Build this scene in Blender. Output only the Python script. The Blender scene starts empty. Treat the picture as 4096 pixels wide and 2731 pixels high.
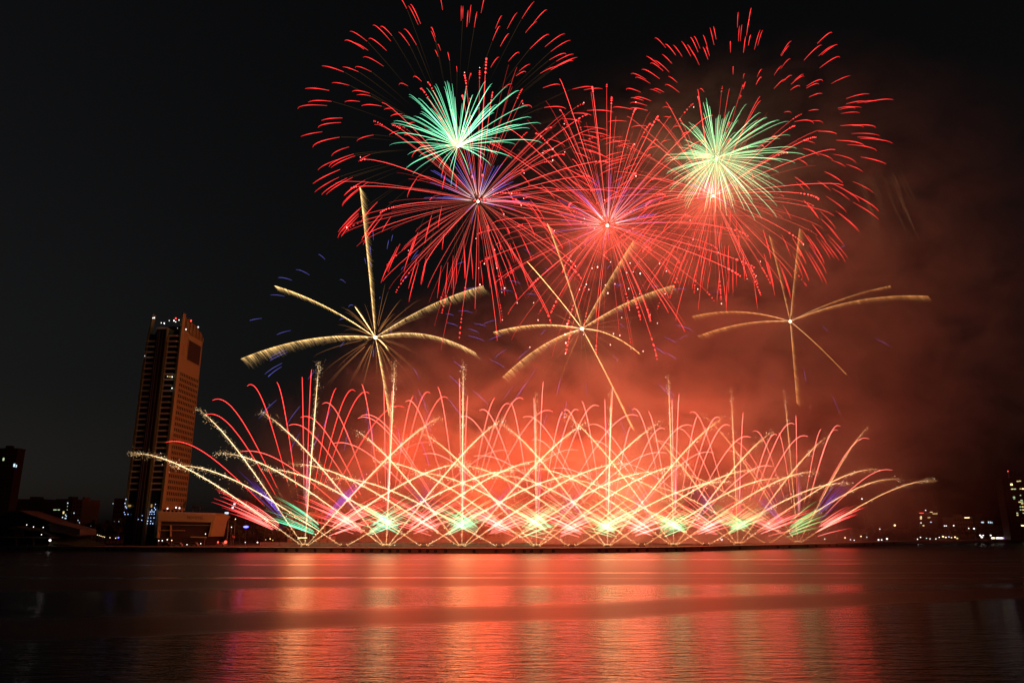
import bpy, bmesh, math, random
from mathutils import Vector, Matrix
R = math.radians
random.seed(7)
S = bpy.context.scene
COL = S.collection

# ------------------------------------------------------------------ camera, sky, exposure
F = 2952.0                      # focal length in photo pixels (4096 wide)
PITCH = R(14.164)
CAM_H = 13.0
cam = bpy.data.cameras.new('camera'); cam_ob = bpy.data.objects.new('camera', cam); COL.objects.link(cam_ob); S.camera = cam_ob
cam.sensor_width = 36; cam.lens = 36 * F / 4096; cam.clip_start = 1; cam.clip_end = 30000
cam_ob.location = (0, 0, CAM_H); cam_ob.rotation_euler = (math.pi / 2 + PITCH, 0, 0)

W = bpy.data.worlds.new('World'); S.world = W; W.use_nodes = True
wn = W.node_tree
sky = wn.nodes.new('ShaderNodeTexSky'); sky.sky_type = 'NISHITA'; sky.sun_disc = False
sky.sun_elevation = R(-3); sky.sun_rotation = R(275); sky.ozone_density = 1.15
SKY_K = 0.054
hs = wn.nodes.new('ShaderNodeHueSaturation'); hs.inputs['Saturation'].default_value = .3   # desaturates the sky towards neutral grey
wn.links.new(sky.outputs[0], hs.inputs['Color']); wn.links.new(hs.outputs[0], wn.nodes['Background'].inputs[0])
wn.nodes['Background'].inputs[1].default_value = SKY_K
S.view_settings.view_transform = 'Standard'; S.view_settings.look = 'None'
S.view_settings.gamma = 1; S.view_settings.exposure = 0
S.cycles.use_denoising = True
S.cycles.volume_max_steps = 96
S.cycles.max_bounces = 6; S.cycles.transparent_max_bounces = 48; S.cycles.volume_bounces = 2
S.cycles.sample_clamp_indirect = 6

cp, sp = math.cos(PITCH), math.sin(PITCH)
def at(px, py, Y):
    """the point at forward distance Y seen at photo pixel (px, py)"""
    cx = (px - 2048) / F; cy = (1365.5 - py) / F
    d = (cx, cp - cy * sp, sp + cy * cp); k = Y / d[1]
    return Vector((d[0] * k, Y, CAM_H + d[2] * k))
def at_z(px, py, z):
    cx = (px - 2048) / F; cy = (1365.5 - py) / F
    d = (cx, cp - cy * sp, sp + cy * cp); k = (z - CAM_H) / d[2]
    return Vector((d[0] * k, d[1] * k, z))
K = 4096 / 2352.0
def a2(x, y, Y): return at(x * K, y * K, Y)      # the same for coordinates read off the 2352 px wide view

# ------------------------------------------------------------------ helpers
def tag(o, label=None, cat=None, group=None, kind=None):
    if label: o['label'] = label
    if cat: o['category'] = cat
    if group: o['group'] = group
    if kind: o['kind'] = kind
    return o
def empty(name, loc, label, cat, group=None, rz=0):
    o = bpy.data.objects.new(name, None); COL.objects.link(o); o.location = loc; o.rotation_euler = (0, 0, rz)
    o.empty_display_size = 1
    return tag(o, label, cat, group)
class MB:
    """collects vertices, faces and per-vertex glow colours into one mesh"""
    def __init__(s, origin=(0, 0, 0)): s.v = []; s.f = []; s.c = []; s.o = Vector(origin)
    def add(s, vs, fs, col=(1, 1, 1)):
        n = len(s.v)
        for i, p in enumerate(vs):
            s.v.append(tuple(Vector(p) - s.o)); s.c.append(col)
        s.f += [tuple(n + i for i in f) for f in fs]
    def box(s, a, b, col=(1, 1, 1)):
        x0, y0, z0 = a; x1, y1, z1 = b
        s.add([(x0, y0, z0), (x1, y0, z0), (x1, y1, z0), (x0, y1, z0), (x0, y0, z1), (x1, y0, z1), (x1, y1, z1), (x0, y1, z1)],
              [(3, 2, 1, 0), (4, 5, 6, 7), (0, 1, 5, 4), (1, 2, 6, 5), (2, 3, 7, 6), (3, 0, 4, 7)], col)
    def prism(s, poly, z0, z1):
        n = len(poly)
        s.add([(x, y, z0) for x, y in poly] + [(x, y, z1) for x, y in poly],
              [tuple(range(n - 1, -1, -1)), tuple(range(n, 2 * n))] + [(i, (i + 1) % n, n + (i + 1) % n, n + i) for i in range(n)])
    def slab(s, quad, back):
        """a quad extruded by the vector back"""
        q = [Vector(p) for p in quad]; n = len(q); b = Vector(back)
        s.add(q + [p + b for p in q], [tuple(range(n)), tuple(range(2 * n - 1, n - 1, -1))] + [(i, n + i, n + (i + 1) % n, (i + 1) % n) for i in range(n)])
    def tube(s, pts, rad, col, n=3):
        """pts: list of Vector; rad, col: functions of t in 0..1 or constants"""
        m = len(pts); base = len(s.v); prev = None
        for i, p in enumerate(pts):
            t = i / (m - 1)
            d = (pts[min(i + 1, m - 1)] - pts[max(i - 1, 0)])
            d = d.normalized() if d.length > 1e-9 else Vector((0, 0, 1))
            if prev is None:
                u = d.cross(Vector((0, 1, 0)));
                if u.length < .1: u = d.cross(Vector((1, 0, 0)))
            else: u = prev - d * prev.dot(d)
            u.normalize(); prev = u; w = d.cross(u)
            r = rad(t) if callable(rad) else rad; c = col(t) if callable(col) else col
            for k in range(n):
                a = 2 * math.pi * k / n
                s.v.append(tuple(p + (u * math.cos(a) + w * math.sin(a)) * r - s.o)); s.c.append(c)
        for i in range(m - 1):
            for k in range(n):
                a = base + i * n + k; b = base + i * n + (k + 1) % n
                s.f.append((a, b, b + n, a + n))
        s.f.append(tuple(base + k for k in range(n - 1, -1, -1))); s.f.append(tuple(base + (m - 1) * n + k for k in range(n)))
    def spark(s, p, r, col, d=None, stretch=1.0):
        """a small octahedral ember"""
        e = [Vector((1, 0, 0)), Vector((0, 1, 0)), Vector((0, 0, 1))]
        if d is not None:
            z = d.normalized(); x = z.orthogonal().normalized(); e = [x, z.cross(x), z * stretch]
        vs = [p + e[0] * r, p - e[0] * r, p + e[1] * r, p - e[1] * r, p + e[2] * r, p - e[2] * r]
        s.add(vs, [(0, 2, 4), (2, 1, 4), (1, 3, 4), (3, 0, 4), (2, 0, 5), (1, 2, 5), (3, 1, 5), (0, 3, 5)], col)
    def ball(s, p, r, col=(1, 1, 1), n=8, m=5, stretch=(1, 1, 1)):
        vs = [p + Vector((0, 0, r * stretch[2]))]
        for j in range(1, m):
            th = math.pi * j / m
            for k in range(n):
                a = 2 * math.pi * k / n
                vs.append(p + Vector((math.sin(th) * math.cos(a) * r * stretch[0], math.sin(th) * math.sin(a) * r * stretch[1], math.cos(th) * r * stretch[2])))
        vs.append(p - Vector((0, 0, r * stretch[2]))); L = len(vs) - 1
        fs = [(0, 1 + k, 1 + (k + 1) % n) for k in range(n)]
        for j in range(m - 2):
            for k in range(n):
                a = 1 + j * n + k; b = 1 + j * n + (k + 1) % n
                fs.append((a, a + n, b + n, b))
        o = 1 + (m - 2) * n
        fs += [(L, o + (k + 1) % n, o + k) for k in range(n)]
        s.add(vs, fs, col)
    def build(s, name, mat, parent=None, glow=False, loc=None):
        me = bpy.data.meshes.new(name); me.from_pydata(s.v, [], s.f); me.materials.append(mat)
        if glow:
            ca = me.color_attributes.new('glow', 'FLOAT_COLOR', 'POINT')
            flat = []
            for c in s.c: flat += [c[0], c[1], c[2], 1.0]
            ca.data.foreach_set('color', flat)
        o = bpy.data.objects.new(name, me); COL.objects.link(o)
        if parent: o.parent = parent
        if loc is not None: o.location = loc
        return o

def matte(name, col, rough=.8, var=.25, scale=.3, metal=0, spec=.5):
    m = bpy.data.materials.new(name); m.use_nodes = True; nt = m.node_tree; b = nt.nodes['Principled BSDF']
    tc = nt.nodes.new('ShaderNodeTexCoord'); no = nt.nodes.new('ShaderNodeTexNoise'); no.inputs['Scale'].default_value = scale; no.inputs['Detail'].default_value = 6
    nt.links.new(tc.outputs['Object'], no.inputs['Vector'])
    mx = nt.nodes.new('ShaderNodeMix'); mx.data_type = 'RGBA'
    mx.inputs[6].default_value = tuple(c * (1 - var) for c in col) + (1,); mx.inputs[7].default_value = tuple(min(1, c * (1 + var)) for c in col) + (1,)
    nt.links.new(no.outputs[0], mx.inputs[0]); nt.links.new(mx.outputs[2], b.inputs['Base Color'])
    b.inputs['Roughness'].default_value = rough; b.inputs['Metallic'].default_value = metal
    b.inputs['Specular IOR Level'].default_value = spec
    return m
def emit(name, col, st):
    m = bpy.data.materials.new(name); m.use_nodes = True; nt = m.node_tree; nt.nodes.clear()
    e = nt.nodes.new('ShaderNodeEmission'); e.inputs[0].default_value = tuple(col) + (1,); e.inputs[1].default_value = st
    o = nt.nodes.new('ShaderNodeOutputMaterial'); nt.links.new(e.outputs[0], o.inputs[0])
    m.cycles.emission_sampling = 'NONE'
    return m
def glow_mat(name):
    m = bpy.data.materials.new(name); m.use_nodes = True; nt = m.node_tree; nt.nodes.clear()
    a = nt.nodes.new('ShaderNodeAttribute'); a.attribute_name = 'glow'
    # burning gas: it adds its light to what is behind it instead of hiding it
    e = nt.nodes.new('ShaderNodeEmission'); nt.links.new(a.outputs['Color'], e.inputs[0]); e.inputs[1].default_value = .62
    tr = nt.nodes.new('ShaderNodeBsdfTransparent'); ad = nt.nodes.new('ShaderNodeAddShader'); nt.links.new(e.outputs[0], ad.inputs[0]); nt.links.new(tr.outputs[0], ad.inputs[1])
    o = nt.nodes.new('ShaderNodeOutputMaterial'); nt.links.new(ad.outputs[0], o.inputs[0])
    m.cycles.emission_sampling = 'NONE'
    return m
FIRE = glow_mat('burning_star')
ORD = 'first second third fourth fifth sixth seventh eighth ninth tenth eleventh twelfth thirteenth fourteenth fifteenth sixteenth seventeenth eighteenth nineteenth twentieth'.split()
ORD += ['twenty-' + o for o in ORD[:9]] + ['thirtieth'] + ['thirty-' + o for o in ORD[:9]]
def lerp(a, b, t): return a + (b - a) * t
def mixc(a, b, t): return tuple(lerp(x, y, t) for x, y in zip(a, b))
def sc(c, k): return (c[0] * k, c[1] * k, c[2] * k)
def lamp(name, loc, energy, col, radius, parent=None):
    l = bpy.data.lights.new(name, 'POINT'); l.energy = energy; l.color = col; l.shadow_soft_size = radius
    o = bpy.data.objects.new(name, l); COL.objects.link(o); o.location = loc
    if parent: o.parent = parent; o.location = Vector(loc) - parent.location
    return o

# ------------------------------------------------------------------ setting: river, land, quay
def bump_water():
    m = bpy.data.materials.new('river_water'); m.use_nodes = True; nt = m.node_tree; N = nt.nodes; L = nt.links; b = N['Principled BSDF']
    b.inputs['Base Color'].default_value = (.012, .010, .008, 1); b.inputs['IOR'].default_value = 1.33
    g = N.new('ShaderNodeNewGeometry'); sx = N.new('ShaderNodeSeparateXYZ'); L.new(g.outputs['Position'], sx.inputs[0])
    def math_(op, a, c=None, clamp=False):
        n = N.new('ShaderNodeMath'); n.operation = op; n.use_clamp = clamp
        for i, q in enumerate((a, c)):
            if q is None: continue
            if isinstance(q, (int, float)): n.inputs[i].default_value = q
            else: L.new(q, n.inputs[i])
        return n.outputs[0]
    def noise(scl, detail=3, rough=.5, dist=0):
        mp = N.new('ShaderNodeMapping'); mp.inputs['Scale'].default_value = scl; L.new(g.outputs['Position'], mp.inputs[0])
        n = N.new('ShaderNodeTexNoise'); n.inputs['Scale'].default_value = 1; n.inputs['Detail'].default_value = detail; n.inputs['Roughness'].default_value = rough
        n.inputs['Distortion'].default_value = dist
        L.new(mp.outputs[0], n.inputs[0]); return n.outputs[0]
    def ramp(x, a, c):
        n = N.new('ShaderNodeMapRange'); n.interpolation_type = 'SMOOTHSTEP'; n.inputs[1].default_value = a; n.inputs[2].default_value = c; L.new(x, n.inputs[0]); return n.outputs[0]
    X, Y = sx.outputs[0], sx.outputs[1]
    wob = math_('MULTIPLY', math_('SUBTRACT', noise((.012, .012, 0)), .5), 24)
    Yw = math_('ADD', Y, wob)
    # wind ripples on the near half of the river, smoother water towards the far quay
    near = math_('SUBTRACT', 1, ramp(math_('SUBTRACT', Yw, math_('MULTIPLY', X, .12)), 168, 186))
    # a long slick lying obliquely across the river
    c = math_('SUBTRACT', Yw, math_('ADD', 122, math_('MULTIPLY', X, .33)))
    band = math_('MULTIPLY', ramp(c, -13, -4), math_('SUBTRACT', 1, ramp(c, 6, 24)))
    zone = math_('MULTIPLY', near, math_('SUBTRACT', 1, band))
    lines = math_('MULTIPLY', ramp(noise((.0022, .075, 0), 3, .6), .56, .66), .8)
    zone2 = math_('MAXIMUM', zone, math_('MULTIPLY', lines, math_('SUBTRACT', 1, near)))
    rg = N.new('ShaderNodeMapRange'); rg.inputs[3].default_value = WATER_R[0]; rg.inputs[4].default_value = WATER_R[1]; L.new(zone2, rg.inputs[0]); L.new(rg.outputs[0], b.inputs['Roughness'])
    h = math_('ADD', math_('MULTIPLY', noise((.14, .5, 0), 4, .62, .6), 1.0), math_('MULTIPLY', noise((.6, 2.0, 0), 3, .6, .3), .4))
    bp = N.new('ShaderNodeBump'); bp.inputs['Distance'].default_value = 1.0
    st = N.new('ShaderNodeMapRange'); st.inputs[3].default_value = .06; st.inputs[4].default_value = WATER_B; L.new(zone, st.inputs[0])
    L.new(st.outputs[0], bp.inputs['Strength']); L.new(h, bp.inputs['Height']); L.new(bp.outputs[0], b.inputs['Normal'])
    return m
WATER_R = (.38, .15); WATER_B = .65
mb = MB(); mb.add([(-4000, -300, 0), (4000, -300, 0), (4000, 4000, 0), (-4000, 4000, 0)], [(0, 1, 2, 3)])
tag(mb.build('water', bump_water()), 'wide dark river mirroring the red glow of the fireworks', 'river', kind='structure')

M_GROUND = matte('bank_ground', (.05, .045, .035), .95, .4, .05)
M_QUAY = matte('quay_concrete', (.30, .26, .22), .9, .35, .6)
M_PAVE = matte('quay_paving', (.22, .2, .18), .9, .25, .8)
wl = [(-900, 2196), (-300, 2199), (0, 2201), (600, 2205), (1215, 2208), (1600, 2211), (2000, 2212), (2400, 2210), (2700, 2206), (3190, 2192), (3450, 2181), (3700, 2173), (4096, 2168), (4500, 2165), (5200, 2162)]
edge = [at_z(x, y, 0) for x, y in wl]
QZ = 2.6
mb = MB()
n = len(edge)
mb.add([(p.x, p.y + 9, QZ - .15) for p in edge] + [(p.x * 8, 9000, QZ - .15) for p in edge], [(i, i + 1, n + i + 1, n + i) for i in range(n - 1)])
tag(mb.build('ground', M_GROUND), 'flat dark land of the far bank', 'ground', kind='structure')
mb = MB()
for i in range(n - 1):
    p, q = edge[i], edge[i + 1]
    a = [(p.x, p.y, -3), (q.x, q.y, -3), (q.x, q.y, QZ), (p.x, p.y, QZ), (q.x, q.y + 10, QZ), (p.x, p.y + 10, QZ)]
    mb.add(a, [(0, 1, 2, 3), (3, 2, 4, 5)])
    # coping lip proud of the wall
    mb.add([(p.x, p.y - .25, QZ - .45), (q.x, q.y - .25, QZ - .45), (q.x, q.y - .25, QZ + .03), (p.x, p.y - .25, QZ + .03), (q.x, q.y + 1, QZ + .03), (p.x, p.y + 1, QZ + .03), (p.x, p.y + .02, QZ - .45), (q.x, q.y + .02, QZ - .45)], [(0, 1, 2, 3), (3, 2, 4, 5), (6, 7, 1, 0)])
tag(mb.build('quay_wall', M_QUAY), 'long low concrete quay wall along the far bank of the river', 'quay wall')
def edge_at(px):
    """foot of the quay at photo column px"""
    for i in range(len(wl) - 1):
        if wl[i][0] <= px <= wl[i + 1][0]:
            t = (px - wl[i][0]) / (wl[i + 1][0] - wl[i][0]); return at_z(px, lerp(wl[i][1], wl[i + 1][1], t), 0)
M_RUB = matte('fender_rubber', (.015, .015, .015), .9)
for px in range(40, 3600, 38):
    if random.random() < .25: continue
    p = edge_at(px + random.uniform(-8, 8)); mb = MB()
    k = 12; r0, r1, d = .75, .38, .45
    ring = []
    for i in range(k):
        a = 2 * math.pi * i / k
        for r, y in ((r0, 0), (r0, -d), (r1, -d), (r1, 0)): ring.append((r * math.cos(a), y, r * math.sin(a)))
    mb.add(ring, [(4 * i + j, 4 * i + (j + 1) % 4, 4 * ((i + 1) % k) + (j + 1) % 4, 4 * ((i + 1) % k) + j) for i in range(k) for j in range(4)])
    o = mb.build('tyre_fender', M_RUB, None, loc=(p.x, p.y - .03, 1.15))
    tag(o, 'black rubber tyre fender hanging on the quay wall', 'fender', 'tyre fenders along the quay wall')

# ------------------------------------------------------------------ smoke
SMOKE_D = 0.010
def smoke():
    m = bpy.data.materials.new('drifting_smoke'); m.use_nodes = True; nt = m.node_tree; nt.nodes.clear(); N = nt.nodes; L = nt.links
    o = N.new('ShaderNodeOutputMaterial'); v = N.new('ShaderNodeVolumePrincipled'); L.new(v.outputs[0], o.inputs['Volume'])
    v.inputs['Color'].default_value = (.97, .95, .93, 1); v.inputs['Anisotropy'].default_value = 0.0
    g = N.new('ShaderNodeNewGeometry')
    def math_(op, a, c=None):
        n = N.new('ShaderNodeMath'); n.operation = op
        for i, q in enumerate((a, c)):
            if q is None: continue
            if isinstance(q, (int, float)): n.inputs[i].default_value = q
            else: L.new(q, n.inputs[i])
        return n.outputs[0]
    total = None
    for (c, r, d) in PUFFS:
        vs = N.new('ShaderNodeVectorMath'); vs.operation = 'SUBTRACT'; L.new(g.outputs['Position'], vs.inputs[0]); vs.inputs[1].default_value = c
        vm = N.new('ShaderNodeVectorMath'); vm.operation = 'DIVIDE'; L.new(vs.outputs[0], vm.inputs[0]); vm.inputs[1].default_value = r
        ln = N.new('ShaderNodeVectorMath'); ln.operation = 'LENGTH'; L.new(vm.outputs[0], ln.inputs[0])
        mr = N.new('ShaderNodeMapRange'); mr.interpolation_type = 'SMOOTHSTEP'; mr.inputs[1].default_value = 1; mr.inputs[2].default_value = .15; mr.inputs[3].default_value = 0; mr.inputs[4].default_value = d
        L.new(ln.outputs['Value'], mr.inputs[0])
        total = mr.outputs[0] if total is None else math_('ADD', total, mr.outputs[0])
    mp = N.new('ShaderNodeMapping'); mp.inputs['Scale'].default_value = (.017, .017, .024); L.new(g.outputs['Position'], mp.inputs[0])
    no = N.new('ShaderNodeTexNoise'); no.inputs['Scale'].default_value = 1; no.inputs['Detail'].default_value = 5; no.inputs['Roughness'].default_value = .6; no.inputs['Distortion'].default_value = .9
    L.new(mp.outputs[0], no.inputs[0])
    nr = N.new('ShaderNodeMapRange'); nr.interpolation_type = 'SMOOTHSTEP'; nr.inputs[1].default_value = .38; nr.inputs[2].default_value = .62; nr.inputs[3].default_value = .08; nr.inputs[4].default_value = 1
    L.new(no.outputs[0], nr.inputs[0])
    L.new(math_('MULTIPLY', total, nr.outputs[0]), v.inputs['Density'])
    return m
PUFFS = [((60, 515, 40), (280, 82, 130), .029),
         ((45, 540, 125), (200, 70, 90), .007),
         ((250, 600, 130), (270, 130, 200), .0034),
         ((330, 640, 225), (180, 110, 150), .0035),
         ((250, 610, 225), (340, 150, 290), .0034),
         ((78, 530, 222), (90, 60, 72), .009),
         ((112, 575, 330), (62, 50, 52), .007),
         ((195, 592, 312), (75, 50, 62), .006),
         ((-75, 545, 120), (90, 50, 50), .005)]
bm = bmesh.new(); bmesh.ops.create_cube(bm, size=1)
me = bpy.data.meshes.new('smoke'); bm.to_mesh(me); bm.free(); me.materials.append(smoke())
sm = bpy.data.objects.new('smoke', me); COL.objects.link(sm); sm.location = (160, 590, 207); sm.scale = (760, 330, 408)
tag(sm, 'red lit firework smoke drifting along the bank and away to the right', 'smoke', kind='stuff')

# ------------------------------------------------------------------ buildings
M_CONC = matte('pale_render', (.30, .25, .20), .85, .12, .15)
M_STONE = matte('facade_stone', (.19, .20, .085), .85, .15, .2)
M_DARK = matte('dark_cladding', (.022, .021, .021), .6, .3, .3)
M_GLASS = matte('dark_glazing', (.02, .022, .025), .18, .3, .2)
M_SLAB = matte('floor_edge', (.7, .6, .46), .8, .1)
M_PALEDIM = matte('dimmed_render', (.10, .085, .07), .9, .25, .2)  # darker copy of the pale render, dimness put into its colour
M_LEAF = matte('dark_leaves', (.035, .055, .02), .8, .5, 1.5)
M_BARK = matte('tree_bark', (.08, .06, .045), .9)
M_METAL = matte('grey_metal', (.25, .25, .25), .5, .2, 1, .6)
M_LETTER = matte('sign_letter_paint', (.02, .02, .03), .5)
E_WHITE = emit('white_lamp_light', (1, .95, .9), 2.2)
E_WARM = emit('warm_lamp_light', (1, .72, .35), 3)
E_COOL = emit('cool_window_light', (.65, .85, 1), 1.2)
E_GREEN = emit('greenish_window_light', (.75, 1, .55), .7)
E_YEL = emit('yellow_window_light', (1, .8, .3), 1.0)
E_RED = emit('red_beacon_light', (1, .05, .03), 5)
E_BLUE = emit('blue_sign_light', (.12, .12, 1), 5)
E_FAIRY = emit('blue_white_light', (.45, .6, 1), 2.2)
E_VIOLET = emit('violet_light', (.6, .2, 1), 3)

# --- the hotel tower
TX, TY = at(495, 2100, 486).x, 486; TS = .86
tower = empty('hotel_tower', (TX, TY, QZ), 'tall dark hotel tower lit orange on its right face, red beacons on its roof', 'hotel tower')
H = 145.5; FL = 3.8; tower.scale.x = TS
def tp(mat, name, mbx, parent=tower): return mbx.build(name, mat, parent)
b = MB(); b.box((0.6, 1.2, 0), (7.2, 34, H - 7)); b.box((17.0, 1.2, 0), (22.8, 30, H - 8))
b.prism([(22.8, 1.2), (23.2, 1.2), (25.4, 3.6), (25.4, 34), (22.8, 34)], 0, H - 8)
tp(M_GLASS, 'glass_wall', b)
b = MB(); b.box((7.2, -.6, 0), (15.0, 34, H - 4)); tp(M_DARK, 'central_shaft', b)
b = MB()
for x in (8.2, 9.6, 12.0): b.box((x, -.95, 0), (x + .5, -.6, H - 5))
tp(matte('shaft_rib', (.16, .13, .12), .8), 'shaft_rib', b)
b = MB(); b.box((7.0, -1.1, H - 4), (15.05, 20, H - 2.6)); tp(M_SLAB, 'shaft_cap', b)
b = MB(); b.box((15.0, -1.3, 0), (15.95, 12, H - 3.2)); b.box((16.35, -1.0, 0), (16.95, 12, H - 9)); b.box((15.95, -.7, 0), (16.35, 12, H - 9)); tp(M_STONE, 'orange_fin', b)
for i in range(7, 37):
    z = i * FL
    if z < 34: continue
    if z < H - 10:
        b = MB(); b.box((-.5, -.3, z), (7.15, 1.25, z + .8)); tp(M_SLAB, 'balcony', b)
    if z < H - 5:
        b = MB(); b.prism([(17.0, -.3), (23.2, -.3), (25.9, 2.5), (25.9, 4.2), (24, 4.2), (22.6, 1.3), (17.0, 1.3)], z, z + .8); tp(M_SLAB, 'balcony', b)
# curved blades at both front corners
def blade(x, w, top, lean):
    b = MB(); k = 26
    prof = []
    for i in range(k + 1):
        z = lerp(22, top, i / k); f = max(0, (z - (top - 42)) / 42)
        prof.append((x + lean * (f ** 2.2), z, -0.5 + 1.0 * f, w * (1 - .55 * f)))
    vs = []
    for (px_, z, y, ww) in prof: vs += [(px_, y, z), (px_ + ww, y, z), (px_ + ww, y + 4, z), (px_, y + 4, z)]
    fs = [(4 * i + j, 4 * i + (j + 1) % 4, 4 * i + 4 + (j + 1) % 4, 4 * i + 4 + j) for i in range(k) for j in range(4)] + [(3, 2, 1, 0), (4 * k, 4 * k + 1, 4 * k + 2, 4 * k + 3)]
    b.add(vs, fs); return b
tp(M_STONE, 'corner_blade', blade(-.9, 1.6, H + 7, 2.6))
b = blade(25.2, 1.9, H + 8, 0.2)
tp(M_STONE, 'corner_blade', b)
# right face: stone wall with rows of windows, a dark opening near the top, colonnade at the foot
RX = 26.2
D0, D1 = 4.0, 36.0
nfl = int((H - 26) / FL)
rowz = []
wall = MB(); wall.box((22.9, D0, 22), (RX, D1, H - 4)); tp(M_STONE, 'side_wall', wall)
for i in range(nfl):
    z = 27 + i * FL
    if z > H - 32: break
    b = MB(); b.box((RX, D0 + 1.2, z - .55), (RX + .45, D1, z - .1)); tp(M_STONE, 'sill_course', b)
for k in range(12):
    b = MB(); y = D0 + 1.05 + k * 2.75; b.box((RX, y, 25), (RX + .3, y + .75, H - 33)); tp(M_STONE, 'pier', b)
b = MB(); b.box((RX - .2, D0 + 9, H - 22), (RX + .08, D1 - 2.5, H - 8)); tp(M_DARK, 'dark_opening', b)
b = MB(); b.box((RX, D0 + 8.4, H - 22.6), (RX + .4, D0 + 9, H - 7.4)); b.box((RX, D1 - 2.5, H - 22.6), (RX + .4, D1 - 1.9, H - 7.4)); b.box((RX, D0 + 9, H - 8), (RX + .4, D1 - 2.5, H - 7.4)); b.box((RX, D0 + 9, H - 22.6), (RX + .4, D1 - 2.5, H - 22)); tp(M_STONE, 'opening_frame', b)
b = MB()
for k in range(10): b.box((RX, D0 + 1.5 + k * .0, H - 20 + k * 1.8), (RX + .3, D0 + 8, H - 19.6 + k * 1.8))
tp(M_STONE, 'louvre_panel', b)
b = MB(); k = 17
for i in range(k):
    y = lerp(D0 + 1.5, D1 - .5, i / (k - 1)); f = i / (k - 1); top = H + 6.5 - 6.0 * f ** 2
    b.box((RX - .8, y, H - 4), (RX + .25, y + (1.1 if i % 3 else .5), top - random.uniform(0, 1.2)))
tp(M_STONE, 'crown_fin', b)
b = MB(); b.box((RX - 1.0, D0, H - 4.2), (RX - .75, D1, H + 0.5)); tp(M_STONE, 'crown_screen', b)
b = MB(); b.box((1.5, 8, H - 7), (22, 30, H - 3.4)); b.box((9, 12, H - 3.4), (20, 26, H + 1.5)); tp(M_DARK, 'plant_room', b)
b = MB()
for y in (8, 14, 20, 26, 32): b.box((RX - 1.6, y, 0), (RX - .2, y + 1.6, 22))
tp(M_STONE, 'colonnade', b)
b = MB(); b.box((15, 8, 0), (RX - 3.5, 34, 21.9)); tp(M_DARK, 'lower_lobby', b)
b = MB(); b.box((22.6, 1.0, 0), (25.6, 4.4, 22)); tp(M_STONE, 'corner_column', b)
def window_set(boxes, mat, parent, limit=100):
    """each window a part; past the limit the farthest ones become one part"""
    shared = {}; rest = MB()
    for i, (c, sx_, sy_, sz_) in enumerate(boxes):
        if i >= limit:
            rest.box((c[0] - sx_ / 2, c[1] - sy_ / 2, c[2] - sz_ / 2), (c[0] + sx_ / 2, c[1] + sy_ / 2, c[2] + sz_ / 2)); continue
        key = (round(sx_, 3), round(sy_, 3), round(sz_, 3))
        if key not in shared:
            b = MB(); b.box((-sx_ / 2, -sy_ / 2, -sz_ / 2), (sx_ / 2, sy_ / 2, sz_ / 2)); o = b.build('window', mat, parent, loc=c); shared[key] = o.data
        else:
            o = bpy.data.objects.new('window', shared[key]); COL.objects.link(o); o.parent = parent; o.location = c
    if rest.v: tag(rest.build('windows', mat, parent), kind='stuff')
wins = []
for i in range(nfl):
    z = 27 + i * FL
    if z > H - 32: break
    for k in range(11): wins.append(((RX - .12, D0 + 2.75 + k * 2.75, z + 1.55), .36, 1.5, 2.1))
window_set(wins, M_GLASS, tower)
def tower_dot(px, py, Y, r, mat, nm):
    p = at(px, py, Y) - Vector((TX, TY, QZ)); p.x /= TS; b = MB(); b.ball(p, r, n=6, m=4); b.build(nm, mat, tower)
for px, py, r in ((611, 1272, .35), (617, 1271, .55), (645, 1291, .35), (657, 1293, .5), (677, 1282, .3), (696, 1282, .55), (703, 1287, .35), (716, 1280, .4), (744, 1317, .5), (793, 1308, .5), (710, 1312, .2), (689, 1507, .45), (670, 1505, .25), (688, 1552, .4), (579, 1423, .25)):
    tower_dot(px, py, 484, r, E_WHITE, 'roof_lamp')
tower_dot(703, 1273, 486, .5, E_RED, 'red_beacon'); tower_dot(764, 1283, 490, .55, E_RED, 'red_beacon')
for px, py in ((504, 1996), (500, 2012), (502, 2025), (506, 2030), (497, 2048), (500, 2056), (512, 2056), (569, 2061), (553, 2076), (567, 2079), (622, 2016), (618, 2030), (622, 2037), (607, 2038), (608, 2045), (601, 2046), (616, 2046), (599, 2055), (607, 2055), (617, 2055), (593, 2070), (603, 2070), (616, 2070), (591, 2083), (603, 2083), (589, 2093), (602, 2093), (611, 2093)):
    tower_dot(px, py, 485.2, random.uniform(.22, .34), E_FAIRY, 'fairy_light')
for px, py, w_, h_ in ((606, 2022, 1.1, 2.0), (518, 2022, 2.2, 1.2), (680, 1506, 2.4, .8)):
    p = at(px, py, 485.4) - Vector((TX, TY, QZ)); p.x /= TS; b = MB(); b.box(p - Vector((w_ / 2, .1, h_ / 2)), p + Vector((w_ / 2, .1, h_ / 2))); b.build('lit_window', emit('amber_window', (1, .6, .15), .35), tower)

# --- podium with the hotel's name, an inverted wedge at its right end
PY = 470
pod = empty('hotel_podium', at(745, 2175, PY) * 1, 'low hotel wing with dark name lettering on its orange front and a raked right end', 'hotel wing')
pod.location.z = QZ
def pq(px, py, dY=0): return at(px, py, PY - 8 + (px - 633) * .10 + dY)
b = MB(pod.location); b.slab([pq(633, 2046), pq(633, 2083), pq(842, 2088), pq(862, 2062), pq(840, 2050)], (0, 26, 0)); b.build('fascia', M_STONE, pod)
b = MB(pod.location); b.slab([pq(862, 2062), pq(846, 2085), pq(832, 2145), pq(843, 2145)], (0, 22, 0)); b.build('raked_wall', M_STONE, pod)
b = MB(pod.location); b.slab([pq(636, 2083, 2), pq(632, 2178, 2), pq(826, 2178, 2), pq(840, 2088, 2)], (0, 20, 0)); b.build('glazed_front', matte('tinted_glazing', (.02, .016, .012), .6, .3, .2, spec=.15), pod)
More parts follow.
